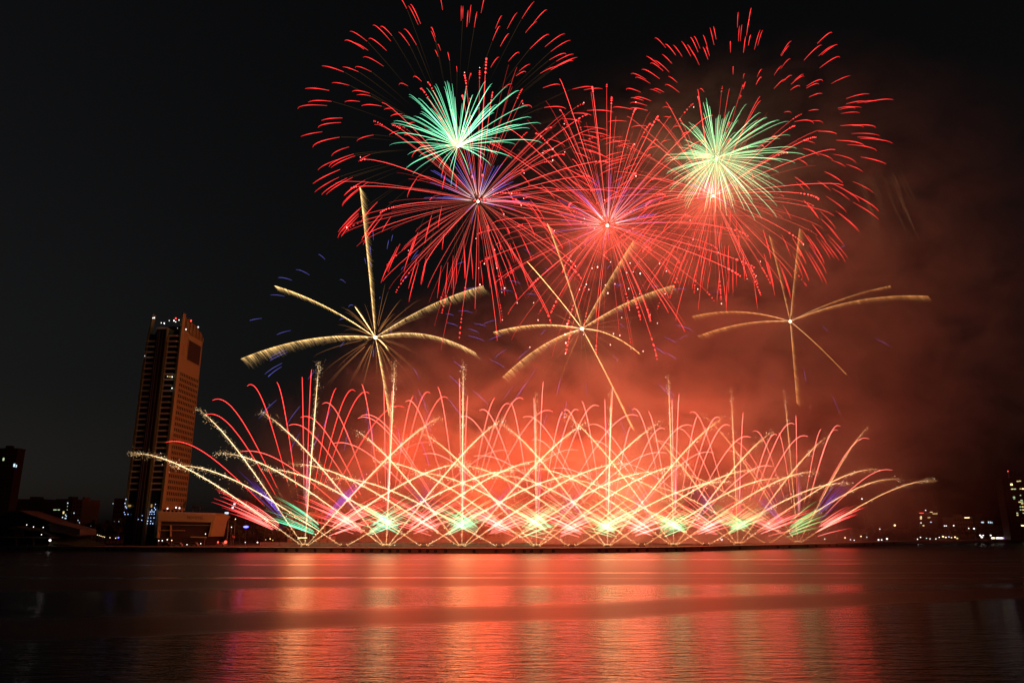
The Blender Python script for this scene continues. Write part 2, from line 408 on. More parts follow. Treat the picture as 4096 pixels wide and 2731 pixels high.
b = MB(pod.location); b.slab([pq(638, 2119), pq(638, 2121.5), pq(735, 2122), pq(735, 2119.5)], (0, 2, 0)); b.slab([pq(680, 2100), pq(680, 2145), pq(681.5, 2145), pq(681.5, 2100)], (0, 2, 0)); b.slab([pq(634, 2096.5), pq(634, 2098), pq(838, 2101), pq(838, 2099.5)], (0, 2, 0)); b.build('mullion_bar', M_STONE, pod)
b = MB(pod.location); b.slab([pq(633, 2083), pq(627, 2150), pq(631, 2150), pq(637, 2083)], (0, 6, 0)); b.build('end_post', M_STONE, pod)
b = MB(pod.location); b.slab([pq(634, 2044), pq(634, 2045.6), pq(862, 2056), pq(862, 2053)], (0, .3, 0)); b.build('roof_rail', M_METAL, pod)
b = MB(pod.location); b.slab([pq(775, 2144), pq(775, 2148), pq(828, 2150), pq(828, 2146)], (0, -5, 0)); b.build('entrance_canopy', M_STONE, pod)
def text_mesh(parts, x_dir, origin, height, mat, parent, name, depth=.12):
    """raised letters: parts is [(text, scale)], laid along x"""
    bmj = bmesh.new(); x = 0
    for ch, s_ in parts:
        cu = bpy.data.curves.new('letters', 'FONT'); cu.body = ch; cu.size = height * s_; cu.extrude = depth
        ob = bpy.data.objects.new('letters', cu); COL.objects.link(ob)
        dg = bpy.context.evaluated_depsgraph_get(); me = bpy.data.meshes.new_from_object(ob.evaluated_get(dg))
        w_ = ob.dimensions.x if ob.dimensions.x else max(v.co.x for v in me.vertices)
        xs = [v.co.x for v in me.vertices]; w_ = max(xs)
        for v in me.vertices: v.co = Vector((v.co.x + x, -v.co.z, v.co.y))
        bmj.from_mesh(me); x += w_ + height * .10
        bpy.data.objects.remove(ob); bpy.data.curves.remove(cu); bpy.data.meshes.remove(me)
    me = bpy.data.meshes.new(name); bmj.to_mesh(me); bmj.free(); me.materials.append(mat)
    o = bpy.data.objects.new(name, me); COL.objects.link(o); o.parent = parent; o.location = Vector(origin) - parent.location
    return o, x
so, wid = text_mesh([('N', 1.3), ('O', 1), ('V', 1), ('O', 1), ('T', 1), ('E', 1), ('L', 1.3)], 1, pq(747, 2075, -.2), 2.45, M_LETTER, pod, 'sign_lettering')
sd = pq(814, 2075) - pq(747, 2075); so.scale.x = sd.xy.length / wid; so.rotation_euler = (0, 0, math.atan2(sd.y, sd.x))
for i, (px, py) in enumerate(((670, 2033), (704, 2029), (718, 2031))):
    p = at(px, py, PY + 3); b = MB(pod.location); b.ball(p, .5, n=6, m=4); b.build('terrace_lamp', E_WHITE, pod)

# --- other blocks
def block(name, label, x0, x1, ytop, Y, depth, mat, lit=(), rows=0, cols=0, parapet=True, cat='building', steps=None):
    xa, xb = at(x0, 2140, Y).x, at(x1, 2140, Y).x; zt = at((x0 + x1) / 2, ytop, Y).z - QZ
    r = empty(name, ((xa + xb) / 2, Y, QZ), label, cat); w_ = (xb - xa) / 2
    b = MB(); b.box((-w_, 0, -.2), (w_, depth, zt)); b.build('wall', mat, r)
    b = MB(); b.box((-w_ - .3, -.3, zt), (w_ + .3, depth + .3, zt + .7)); b.box((-w_ * .3, depth * .3, zt + .7), (w_ * .25, depth * .6, zt + 3.2)); b.build('roof', mat, r)
    if rows:
        fh = (zt - 3) / rows; cw = 2 * w_ / cols
        window_set([((-w_ + cw * (k + .5), .12, 2.2 + fh * (j + .52)), cw * .56, .36, fh * .55) for j in range(rows) for k in range(cols)], M_GLASS, r)
    for (px, py, w2, h2, m2) in lit:
        p = at(px, py, Y - .1) - r.location; b = MB(); b.box((p.x - w2 / 2, -.16, p.z - h2 / 2), (p.x + w2 / 2, .1, p.z + h2 / 2)); b.build('lit_window', m2, r)
    return r
block('tower_block', 'black tower block at the left edge with two lit windows', -80, 16, 1795, 640, 10, M_DARK, [(14, 1836, 1.4, 2.4, E_GREEN), (57, 1860, 1.4, 2.6, E_COOL), (65, 1863, .8, 2, E_COOL)], 22, 7)
r = block('apartment_block', 'grey block with a red beacon beside the black tower block', 30, 150, 1998, 720, 30, M_DARK, [], 6, 8)
p = at(56, 1994, 719) - r.location; b = MB(); b.ball(p, .6, n=6, m=4); b.build('red_beacon', E_RED, r)
block('office_block', 'dark office block with scattered greenish lit windows, left of the hotel tower', 205, 272, 1998, 700, 30, M_DARK, [(271, 2011, 1, .8, E_COOL), (254, 2049, 1.3, 2.2, E_YEL), (262, 2058, .8, .8, E_COOL), (265, 2063, .8, .8, E_COOL), (250, 2068, .8, 1, E_COOL), (262, 2072, 1.5, .8, E_COOL), (270, 2024, .6, .6, E_GREEN), (269, 2038, .6, .6, E_GREEN), (220, 2038, 3, .7, E_GREEN), (235, 2038, 2, .7, E_GREEN)], 9, 6)
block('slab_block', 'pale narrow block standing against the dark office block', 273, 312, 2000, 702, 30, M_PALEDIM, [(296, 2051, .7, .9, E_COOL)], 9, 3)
block('apartment_block', 'dim apartment block close behind the left side of the hotel tower', 440, 492, 1996, 660, 30, M_DARK, [(x, y, .7, .8, E_COOL) for x, y in ((457, 2086), (468, 2087), (475, 2084), (456, 2097), (465, 2095), (478, 2098), (463, 2101))] + [(452, 2013, .5, .5, E_COOL)], 8, 6)
block('apartment_block', 'dim block with bright cyan windows right of the hotel wing', 898, 942, 2002, 640, 24, M_DARK, [(x, y, 1.8, 1.6, E_COOL) for x, y in ((903, 2051), (910, 2051), (906, 2063), (938, 2015), (931, 2029))], 9, 5)
block('apartment_block', 'dim wide block with a few white windows behind the red spray at the left end', 944, 1012, 2004, 660, 24, M_DARK, [(x, y, 1.1, 1.6, E_COOL) for x, y in ((948, 2030), (961, 2029), (983, 2020), (946, 2031), (942, 2076), (958, 2099), (940, 2100))], 9, 7)
block('glass_hall', 'low dark glazed hall behind the first comet fan', 1014, 1142, 2068, 560, 26, M_GLASS, [], 4, 10)
r = block('public_building', 'orange lit stone building with rows of windows behind the first comet fan', 1150, 1312, 2064, 545, 24, M_CONC, [], 4, 11)
block('annex', 'small raised stone block beside the orange lit building', 1236, 1275, 2052, 556, 10, M_CONC)
block('shop_pavilion', 'low pavilion with a pitched canopy in front of the orange lit building', 1170, 1262, 2128, 500, 14, M_STONE, [(1210, 2150, 6, .4, E_WARM)], 1, 8)
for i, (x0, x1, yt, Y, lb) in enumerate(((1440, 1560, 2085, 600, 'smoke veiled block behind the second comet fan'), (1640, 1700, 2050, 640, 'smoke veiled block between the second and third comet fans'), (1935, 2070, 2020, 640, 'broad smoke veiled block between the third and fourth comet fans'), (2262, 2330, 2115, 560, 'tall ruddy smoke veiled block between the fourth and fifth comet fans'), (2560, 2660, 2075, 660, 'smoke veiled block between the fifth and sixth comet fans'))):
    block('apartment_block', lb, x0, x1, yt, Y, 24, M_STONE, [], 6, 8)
block('apartment_block', 'lit roofed block with red and yellow rooftop lights on the right bank', 3682, 3760, 2050, 900, 24, M_DARK, [(3686, 2050, 5, 1, E_RED), (3725, 2048, 3, 1.0, E_WARM), (3740, 2053.5, 6, .8, E_YEL), (3684, 2066, 2, .9, E_WARM), (3684, 2073, 2, .9, E_WARM), (3684, 2090, 1.2, 1, E_WHITE), (3724, 2087, 2, 1, E_COOL), (3716, 2069, 3, .8, E_YEL), (3694, 2101, 2, 1.5, E_YEL), (3703, 2040, 1, 1, E_WHITE)], 6, 7)
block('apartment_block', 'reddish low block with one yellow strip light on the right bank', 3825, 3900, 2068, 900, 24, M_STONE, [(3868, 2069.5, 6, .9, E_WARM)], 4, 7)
block('office_block', 'dim low block with four cool windows beside the right tower block', 3905, 3985, 2065, 920, 24, M_DARK, [(3930, 2088, 3, 1.4, E_COOL), (3954, 2088, 1, 2.2, E_COOL), (3961, 2088, 1, 2.2, E_COOL), (3968, 2089, .8, 1.6, E_COOL)], 4, 8)
litr = [(4046, 1937, 2, 1.6, E_WARM), (4071, 1924, 2, .8, E_YEL), (4080, 1923, 1.6, .8, E_YEL), (4049, 1955, 2, .9, E_YEL), (4059, 1955, 2, 1, E_GREEN), (4083, 1954, 2, .6, E_YEL), (4092, 1954, 1.4, .9, E_WARM), (4056, 1987, 2, .9, E_GREEN), (4057, 1993, 1.6, .7, E_GREEN), (4082, 1980, 1, .8, E_GREEN), (4086, 2000, 2, .8, E_GREEN), (4079, 2007, 2, .9, E_YEL), (4088, 2006, 2, .7, E_GREEN), (4089, 2013, 2, .9, E_YEL), (4082, 2026, 1.4, .8, E_GREEN), (4091, 2026, 1.6, 1, E_YEL), (4083, 2038, 1.4, .8, E_GREEN), (4093, 2038, 1.6, 1, E_YEL), (4069, 2051, 1.6, .8, E_GREEN), (4070, 2059, 1.6, 1, E_YEL), (4094, 2051, 1.2, .7, E_GREEN), (4090, 2101, 2.4, 1, E_WARM)]
r = block('tower_block', 'tall dark tower block with scattered yellow windows at the right edge', 4042, 4200, 1915, 700, 10, M_DARK, litr, 18, 12)
b = MB(); p = at(4020, 1883, 702) - r.location; b.tube([Vector((p.x + 4, 4, 0 + at(4034, 1916, 700).z - QZ)), Vector((p.x + 4, 4, p.z))], .25, (1, 1, 1), 4); b.build('roof_mast', M_METAL, r)
b = MB(); b.ball(Vector((p.x + 4, 4, p.z)), .5, n=6, m=4); b.build('red_beacon', E_RED, r)

# --- low exhibition hall with folded roofs on the left bank
hall = empty('folded_roof_hall', (at(150, 2170, 455).x, 455, QZ), 'low hall with folded sloping roof planes on the left bank', 'hall')
def hq(px, py, Y=455): return at(px, py, Y)
O = hall.location
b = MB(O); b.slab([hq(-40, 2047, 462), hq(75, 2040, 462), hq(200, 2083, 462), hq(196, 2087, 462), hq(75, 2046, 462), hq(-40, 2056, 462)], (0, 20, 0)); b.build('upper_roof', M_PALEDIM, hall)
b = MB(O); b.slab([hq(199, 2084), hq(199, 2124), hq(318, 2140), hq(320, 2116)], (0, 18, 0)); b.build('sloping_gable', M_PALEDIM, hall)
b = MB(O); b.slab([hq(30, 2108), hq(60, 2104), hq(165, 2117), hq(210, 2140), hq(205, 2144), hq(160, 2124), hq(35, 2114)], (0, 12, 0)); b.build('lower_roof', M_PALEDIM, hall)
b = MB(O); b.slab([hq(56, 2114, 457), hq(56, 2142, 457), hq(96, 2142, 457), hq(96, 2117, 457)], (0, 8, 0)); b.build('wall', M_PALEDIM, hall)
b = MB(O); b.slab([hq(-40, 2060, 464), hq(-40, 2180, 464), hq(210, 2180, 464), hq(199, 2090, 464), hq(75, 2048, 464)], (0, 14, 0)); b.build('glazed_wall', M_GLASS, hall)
b = MB(O); b.slab([hq(-40, 2144, 453), hq(-40, 2148, 453), hq(200, 2152, 453), hq(200, 2147, 453)], (0, 10, 0)); b.build('terrace_slab', M_PAVE, hall)
for px in (62, 130):
    b = MB(O); b.slab([hq(px, 2150, 454), hq(px, 2182, 454), hq(px + 3, 2182, 454), hq(px + 3, 2150, 454)], (0, 1, 0)); b.build('column', M_PALEDIM, hall)
for px, py in ((107, 2098), (134, 2106), (173, 2108), (166, 2137)):
    b = MB(O); b.ball(hq(px, py, 452), .28, n=6, m=4); b.build('ceiling_lamp', E_WHITE, hall)
b = MB()
p0 = [hq(200, 2168, 452), hq(270, 2132, 475), hq(320, 2142, 475), hq(430, 2180, 452), hq(300, 2182, 450)]
b.add(p0 + [Vector((p.x, p.y + 1, QZ - .3)) for p in p0], [(0, 4, 3, 2, 1), (0, 1, 6, 5), (1, 2, 7, 6), (2, 3, 8, 7), (3, 4, 9, 8), (4, 0, 5, 9)])
tag(b.build('grass_bank', matte('night_grass', (.05, .07, .02), .95, .4, .8)), 'grassy slope beside the folded roof hall', 'grass bank', kind='structure')

# ------------------------------------------------------------------ trees
def crown_mesh(seed, h, w):
    rnd = random.Random(seed); b = MB()
    clumps = [(Vector((rnd.gauss(0, .42) * w, rnd.gauss(0, .42) * w, h * rnd.uniform(.42, 1))), rnd.uniform(.18, .38) * w) for _ in range(11)]
    for c, r in clumps:
        for _ in range(42):
            d = Vector((rnd.gauss(0, 1), rnd.gauss(0, 1), rnd.gauss(0, .8))); d.normalize(); p = c + d * r * rnd.uniform(.4, 1.05)
            u = Vector((rnd.gauss(0, 1), rnd.gauss(0, 1), rnd.gauss(0, 1))).normalized(); v = u.orthogonal().normalized(); s = rnd.uniform(.25, .55)
            b.add([p - u * s, p + v * s * .6, p + u * s, p - v * s * .6], [(0, 1, 2, 3)])
    return b
def trunk_mesh(seed, h):
    rnd = random.Random(seed); b = MB(); top = Vector((rnd.uniform(-.3, .3), rnd.uniform(-.3, .3), h * .6))
    b.tube([Vector((0, 0, -.2)), top * .5, top], lambda t: .28 - .16 * t, (1, 1, 1), 6)
    for k in range(4):
        a = rnd.uniform(0, 6.28); q = top + Vector((math.cos(a) * h * .2, math.sin(a) * h * .2, h * rnd.uniform(.1, .25)))
        b.tube([top * .85, q], lambda t: .12 - .08 * t, (1, 1, 1), 4)
    return b
protos = []
def tree(px, Y, hpx_top, label, group, k, z0=QZ):
    x = at(px, 2140, Y).x; h = at(px, hpx_top, Y).z - z0
    r = empty('tree', (x, Y, z0), label, 'tree', group, random.uniform(0, 6))
    if len(protos) < 5:
        c = crown_mesh(len(protos) + 11, 8, 3.2).build('crown', M_LEAF, r); t = trunk_mesh(len(protos) + 31, 8).build('trunk', M_BARK, r); protos.append((c, t))
    else:
        pc, pt = protos[k % 5]; c = pc.copy(); COL.objects.link(c); c.parent = r; t = pt.copy(); COL.objects.link(t); t.parent = r
    s = h / 8; r.scale = (s, s, s)
for i in range(13):
    tree(330 + i * 16 + random.uniform(-4, 4), random.uniform(520, 560), random.uniform(2072, 2102), 'dark leafy tree, ' + ORD[i] + ' along the row left of the hotel tower', 'trees left of the hotel tower', i)
for i, px in enumerate((690, 722, 762, 790)):
    x = at(px, 2040, PY + 9).x
    tree(px, PY + 9, (2026, 2008, 2018, 2022)[i], ORD[i] + ' bushy tree from the left on the hotel wing roof', 'trees on the roof terrace', i + 2, z0=at(px, 2046, PY + 9).z)
for i in range(15):
    tree(868 + i * 32 + random.uniform(-9, 9), random.uniform(500, 530), random.uniform(2085, 2125), 'dark tree, ' + ORD[i] + ' right of the hotel wing behind the quay', 'trees right of the hotel wing', i)
for i in range(30):
    tree(3240 + i * 29 + random.uniform(-9, 9), random.uniform(730, 800), random.uniform(2098, 2122), 'black silhouetted tree, ' + ORD[i] + ' along the right bank counting from the last fan', 'trees along the right bank', i)

# ------------------------------------------------------------------ lamps and small things on the quay
def street_lamp(px, py, Y, r, mat, label, group, pole=True):
    p = at(px, py, Y); o = empty('street_lamp', (p.x, Y, QZ), label, 'lamp', group)
    hz = p.z - QZ
    if hz > 1.5:
        b = MB(); b.tube([Vector((0, 0, -.1)), Vector((0, 0, hz * .6)), Vector((0, 0, hz - r))], lambda t: .1 - .04 * t, (1, 1, 1), 6); b.build('pole', M_METAL, o)
    b = MB(); b.ball(Vector((0, 0, max(hz, r))), r, n=8, m=5, stretch=(1, 1, .85)); b.build('lamp_head', mat, o)
LL = [(200, 2160, 450, .9, E_WHITE, 'bright white floodlight in front of the folded roof hall'), (474, 2149, 500, .55, E_BLUE, 'blue lamp near the foot of the hotel tower'), (467, 2150, 501, .35, E_GREEN, 'small greenish lamp touching the blue lamp')]
for i, px in enumerate((382, 390, 397, 404, 412, 418, 440, 462)): LL.append((px, 2136 + i * 2.2, 505, .3, E_WARM, ORD[i] + ' small amber lamp in the curving row left of the hotel tower'))
for i, (px, py) in enumerate(((312, 2080), (318, 2089), (364, 2102), (364, 2107), (424, 2103), (491, 2094))): LL.append((px, py, 560, .4, E_COOL, ORD[i] + ' pale window high lamp among the trees left of the hotel tower'))
for i, (px, py, m_) in enumerate(((635, 2161, E_WHITE), (649, 2161, E_WHITE), (669, 2157, E_WHITE), (687, 2160, E_WARM), (748, 2177, E_WHITE), (803, 2173, E_WHITE), (822, 2134, E_WHITE))): LL.append((px, py, 452, .4, m_, ORD[i] + ' small lamp on the quay below the hotel wing'))
for i, (px, py, m_, r_) in enumerate(((981, 2168, E_WHITE, .35), (1030, 2168, E_WHITE, .55), (1081, 2154, E_WARM, .4), (1063, 2157, E_YEL, .35), (1091, 2159, E_YEL, .35), (926, 2107, E_WHITE, .4), (942, 2075, E_WARM, .4))): LL.append((px, py, 460, r_, m_, ORD[i] + ' lamp under the trees between hotel wing and first comet fan'))
for i, (px, py, m_, r_) in enumerate(((2887, 2158, E_WHITE, 1.2), (2870, 2158, E_WARM, .6), (3076, 2092, E_WHITE, .8), (3448, 1994, E_WHITE, .9), (3299, 2154, E_WHITE, .6), (3380, 2150, E_WARM, .8), (3402, 2157, E_WHITE, .6), (3417, 2161, E_WHITE, .6), (3444, 2144, E_WARM, .7), (3467, 2147, E_COOL, .7), (3514, 2158, E_WHITE, .9), (3527, 2158, E_WHITE, .7), (3548, 2154, E_WHITE, 1.0), (3579, 2100, E_WARM, 1.1), (3519, 2115, E_WHITE, .6), (3670, 2155, E_WHITE, .6), (3682, 2148, E_WHITE, .6))): LL.append((px, py, 640, r_, m_, ORD[i] + ' lamp from the left beyond the right end of the fireworks'))
for i, (px, py, m_, r_) in enumerate(((3706, 2152, E_WHITE, .5), (3720, 2154, E_WHITE, .6), (3744, 2157, E_WHITE, .6), (3757, 2148, E_WHITE, .6), (3772, 2145, E_WARM, 1.0), (3783, 2148, E_WARM, .8), (3796, 2146, E_FAIRY, .7), (3806, 2149, E_WARM, .6), (3820, 2147, E_WARM, .9), (3829, 2152, E_YEL, 1.1), (3778, 2102, E_WHITE, .7), (3785, 2102, E_WHITE, .7), (3815, 2101, E_WHITE, .8), (3875, 2112, E_WHITE, .7), (3896, 2113, E_WHITE, 1.0), (3921, 2140, E_WHITE, 1.0), (3933, 2140, E_WHITE, .8), (3927, 2147, E_WHITE, 1.2), (3963, 2140, E_WHITE, .9))): LL.append((px, py, 720, r_, m_, ORD[i] + ' lamp from the left below the lit block on the right bank'))
for px, py, Y, r_, m_, lb in LL: street_lamp(px, py, Y, r_ * .78, m_, lb, 'lamps along the far bank')
# lit stalls at the far right
for i, px in enumerate((3972, 3990, 4004, 4020, 4036, 4050, 4066, 4084)):
    p = at(px, 2150, 715); o = empty('market_stall', (p.x, 715, QZ), ORD[i] + ' brightly lit riverside stall counting from the left at right edge', 'stall', 'lit stalls at the right edge')
    w_ = 1.6; hz = p.z - QZ
    b = MB(); b.box((-w_, 0, -.1), (w_, 2.5, hz - .9)); b.build('counter', M_DARK, o)
    b = MB(); b.box((-w_ * .95, -.1, hz - .9), (w_ * .95, .1, hz + .5)); b.build('lit_front', (E_WARM, E_WHITE, E_WHITE, E_VIOLET, E_WHITE, E_WARM, E_VIOLET, E_WARM)[i], o)
    b = MB(); b.add([(-w_ * 1.2, -.8, hz + .5), (w_ * 1.2, -.8, hz + .5), (w_ * 1.2, 2.6, hz + .5), (-w_ * 1.2, 2.6, hz + .5), (0, .9, hz + 1.5)], [(0, 1, 4), (1, 2, 4), (2, 3, 4), (3, 0, 4), (3, 2, 1, 0)]); b.build('canopy', M_DARK, o)
# red warning lamps on posts, blue sign, flag and pole, white hoarding, quay railings, parked vans
for px, py, r_, lb in ((872, 2167.5, .45, 'smaller red lamp on the quay right of the hotel wing'), (902, 2167, .85, 'large glaring red lamp on the quay right of the hotel wing')):
    p = at(px, py, 445); o = empty('warning_lamp', (p.x, 445, QZ), lb, 'warning lamp', 'red lamps on the quay')
    b = MB(); b.tube([Vector((0, 0, -.1)), Vector((0, 0, p.z - QZ))], .12, (1, 1, 1), 6); b.build('post', M_METAL, o)
    b = MB(); b.ball(Vector((0, 0, p.z - QZ)), r_); b.build('lens', E_RED, o)
p = at(984, 2106, 520); o = empty('lit_sign', (p.x, 520, QZ), 'small glowing blue oval sign among the trees', 'sign')
b = MB(); b.ball(Vector((0, 0, p.z - QZ)), 1.1, n=12, m=6, stretch=(1.7, .3, .65)); b.build('sign_face', E_BLUE, o)
b = MB(); b.tube([Vector((0, .4, -.1)), Vector((0, .4, p.z - QZ))], .15, (1, 1, 1), 6); b.build('pole', M_METAL, o)
p = at(915, 2082, 470); o = empty('tall_mast', (p.x, 470, QZ), 'tall slender mast right of the hotel wing', 'mast')
b = MB(); b.tube([Vector((0, 0, -.1)), Vector((0, 0, p.z - QZ))], lambda t: .22 - .1 * t, (1, 1, 1), 6); b.build('pole', M_METAL, o)
b = MB(); b.box((-.9, -.2, p.z - QZ), (.9, .2, p.z - QZ + .3)); b.build('crossarm', M_METAL, o)
p = at(934, 2146, 447); o = empty('flag', (p.x, 447, QZ), 'red and pale flag drooping from a pole on the quay', 'flag')
b = MB(); b.tube([Vector((-.9, 0, -.1)), Vector((-.9, 0, p.z - QZ + 1.2))], .07, (1, 1, 1), 5); b.build('pole', M_METAL, o)
b = MB(); vs = []
for i in range(7):
    for j in range(2): vs.append((-.85 + i * .28, .18 * math.sin(i * 1.3) + j * .02, p.z - QZ + .9 - j * 1.1 - i * .09))
b.add(vs, [(2 * i, 2 * i + 1, 2 * i + 3, 2 * i + 2) for i in range(6)]); fo = b.build('cloth', matte('flag_cloth', (.6, .25, .22), .9), o); sm_ = fo.modifiers.new('s', 'SOLIDIFY'); sm_.thickness = .04
p = at(552, 2177, 446); b = MB(p); b.slab([at(512, 2170, 446), at(514, 2186, 446), at(585, 2186, 446), at(596, 2168, 446)], (0, 4, 0))
tag(b.build('site_hut', M_CONC), 'pale flared roof hut on the quay at the foot of the hotel tower', 'hut')
M_VAN = matte('van_paint', (.35, .32, .3), .35, .1)
def van(px, Y, lb, mat, sx=1):
    p = at(px, 2180, Y); o = empty('parked_van', (p.x, Y, QZ), lb, 'van', 'vehicles parked on the quay')
    b = MB(); b.add([(-2.4, 0, .45), (2.4, 0, .45), (2.4, 0, 1.1), (1.7, 0, 1.35), (1.2, 0, 2.1), (-2.4, 0, 2.15), (-2.4, 1.9, .45), (2.4, 1.9, .45), (2.4, 1.9, 1.1), (1.7, 1.9, 1.35), (1.2, 1.9, 2.1), (-2.4, 1.9, 2.15)],
                    [(0, 1, 2, 3, 4, 5), (11, 10, 9, 8, 7, 6), (1, 7, 8, 2), (2, 8, 9, 3), (3, 9, 10, 4), (4, 10, 11, 5), (5, 11, 6, 0), (0, 6, 7, 1)]); b.build('body', mat, o)
    b = MB(); b.box((-2.1, -.03, 1.35), (1.0, .02, 1.95)); b.build('side_window', M_GLASS, o)
    for wx in (-1.5, 1.5):
        b = MB(); c = Vector((wx, -.04, .38)); b.tube([c, c + Vector((0, .3, 0))], .38, (1, 1, 1), 12); b.build('wheel', M_RUB, o)
for i, (px, m_, lb) in enumerate(((662, M_DARK, 'dark van parked on the quay below the hotel wing'), (710, M_VAN, 'pale van parked on the quay right of the dark van'), (775, M_CONC, 'cream van parked on the quay before the hotel entrance'), (880, M_VAN, 'grey van parked beside the red lamps'))): van(px, 445 + i * .6, lb, m_)
# low white hoarding behind the launch line
for i in range(14):
    px = 965 + i * 86; e = edge_at(px); e2 = edge_at(px + 84); b = MB((e.x, e.y + 30, QZ))
    p0, p1 = Vector((e.x, e.y + 30, QZ - .2)), Vector((e2.x, e2.y + 30, QZ - .2))
    b.slab([p0, p1, p1 + Vector((0, 0, 2.4)), p0 + Vector((0, 0, 2.4))], (0, .15, 0)); o = b.build('hoarding', M_QUAY, None, loc=(e.x, e.y + 30, QZ))
    tag(o, 'pale hoarding panel behind the launch line, ' + ORD[i] + ' from the hotel wing', 'hoarding', 'hoarding panels behind the launch line')
# quay railing on the left bank
for i in range(6):
    xa, xb = 20 + i * 42, 20 + i * 42 + 40; a_, c_ = edge_at(xa), edge_at(xb); o = empty('railing', (a_.x, a_.y + .6, QZ), 'low railing bay on the left bank quay, ' + ORD[i] + ' from the left', 'railing', 'railing bays on the left bank')
    d = c_ - a_
    b = MB(); b.tube([Vector((0, 0, 1.05)), Vector((d.x, d.y, 1.05))], .06, (1, 1, 1), 5); b.tube([Vector((0, 0, .55)), Vector((d.x, d.y, .55))], .04, (1, 1, 1), 5); b.build('rail', M_METAL, o)
    b = MB(); b.box((-.1, -.1, -.05), (.1, .1, 1.1)); b.build('post', M_METAL, o)

# ------------------------------------------------------------------ fireworks: ground fans
SX = [700, 887, 1061, 1232, 1395, 1548, 1695, 1832]; SY = [1254.5, 1255.5, 1256, 1256, 1255, 1253.5, 1250.5, 1247]
MX = [790, 973, 1147, 1314, 1474, 1622, 1763]
SC = [1, .99, .96, .91, .87, .83, .79, .75]
VT = [(33, -425), (20, -424), (3, -425), (-2, -357), (9, -360), (-13, -394), (-16, -356), (-31, -352)]
L30 = [(-245, -316), (-287, -311), (-242, -267), (-259, -261), (-241, -282), (-251, -304), (-198, -251), (-221, -298)]
R30 = [(311, -298), (268, -294), (289, -289), (286, -288), (264, -295), (225, -262), (205, -248), (161, -267)]
L60 = [(-400, -213), (-387, -214), (-392, -190), (-370, -196), (-345, -185), (-330, -178), (-310, -165), (-290, -160)]
R60 = [(380, -190), (372, -198), (375, -190), (350, -188), (345, -176), (330, -170), (318, -172), (313, -143)]
GOLD_HOT = (1.6, 1.12, .56); GOLD = (1.35, .75, .28); GOLD_DEEP = (1.1, .42, .10)
def curve(x0, y0, dx, dy, Y, e=.34, n=4, k=26, t0=0, t1=1, dyoff=0):
    """comet path: straight climb easing into a hook at the top; returns world points"""
    pts = []
    for i in range(k):
        t = lerp(t0, t1, i / (k - 1)); y = (1 + e) * t - e * t ** n
        pts.append(a2(x0 + dx * t, y0 + dy * y, Y + dyoff * t))
    return pts
def smoke_tint(c, f):
    """deeper orange for the comets that burn inside the smoke at the right"""
    return (c[0] * lerp(1, .80, f), c[1] * lerp(1, .55, f), c[2] * lerp(1, .42, f))
def gold_comet(root, x0, y0, dx, dy, Y, f, e=.34, yo=0, fade=1.0):
    pts = curve(x0, y0, dx, dy, Y, e, 4, 30, dyoff=yo)
    m = MB(root.location); rnd = random
    hot, mid, deep = smoke_tint(GOLD_HOT, f), smoke_tint(GOLD, f), smoke_tint(GOLD_DEEP, f)
    L = sum((pts[i + 1] - pts[i]).length for i in range(len(pts) - 1))
    def col(t):
        c = mixc(mid, hot, min(1, t * 2.2)) if t < .75 else mixc(hot, mid, (t - .75) / .25)
        return sc(c, fade * lerp(.36, 1, min(1, t / .4)) * lerp(1, .15, max(0, (t - .84) / .16)))
    m.tube(pts, lambda t: lerp(.15, .23, min(1, t * 2)) * (1 if t < .75 else lerp(1, .2, (t - .75) / .25)), col, 4)
    ns = int(L * 6.5)
    for _ in range(ns):
        t = rnd.random() ** .8; q = t * (len(pts) - 1); i = min(int(q), len(pts) - 2); p = pts[i].lerp(pts[i + 1], q - i)
        s_ = lerp(.28, .8, t)
        if rnd.random() < .22: s_ *= 2.2
        if t > .93: s_ *= 1.2
        p = p + Vector((rnd.gauss(0, s_), rnd.gauss(0, s_), rnd.gauss(-.35 * s_, s_)))
        c = sc(mixc(mid, hot, rnd.random()), rnd.uniform(.5, 1.5) * fade)
        r_ = rnd.uniform(.06, .15)
        if rnd.random() < .06: c = sc((3.2, 2.8, 2.1), fade); r_ = rnd.uniform(.10, .18)
        m.spark(p, r_, c)
    m.build('gold_comet', FIRE, root, True)
def red_comet(root, x0, y0, dx, dy, Y, f, e=.36):
    m = MB(root.location); t0 = .30
    pts = curve(x0, y0, dx, dy, Y, e, 5, 26, t0=t0)
    hot = (2.8, lerp(.12, .5, min(1, f * 2.5)), lerp(.10, .38, min(1, f * 2.5)))
    m.tube(pts, lambda t: .11 + .075 * min(1, t * 2) - (.14 * max(0, (t - .85) / .15) * .7), lambda t: sc(hot, .55 + .45 * min(1, t * 2.5)), 3)
    low = curve(x0, y0, dx, dy, Y, e, 5, 14, t0=.1, t1=t0 + .02)
    for _ in range(46):
        q = random.random() * (len(low) - 1.01); i = int(q); p = low[i].lerp(low[i + 1], q - i) + Vector((random.gauss(0, .25), 0, random.gauss(0, .25)))
        m.spark(p, random.uniform(.07, .13), sc((1.0, .5, .2), random.uniform(.4, 1)))
    m.build('red_comet', FIRE, root, True)
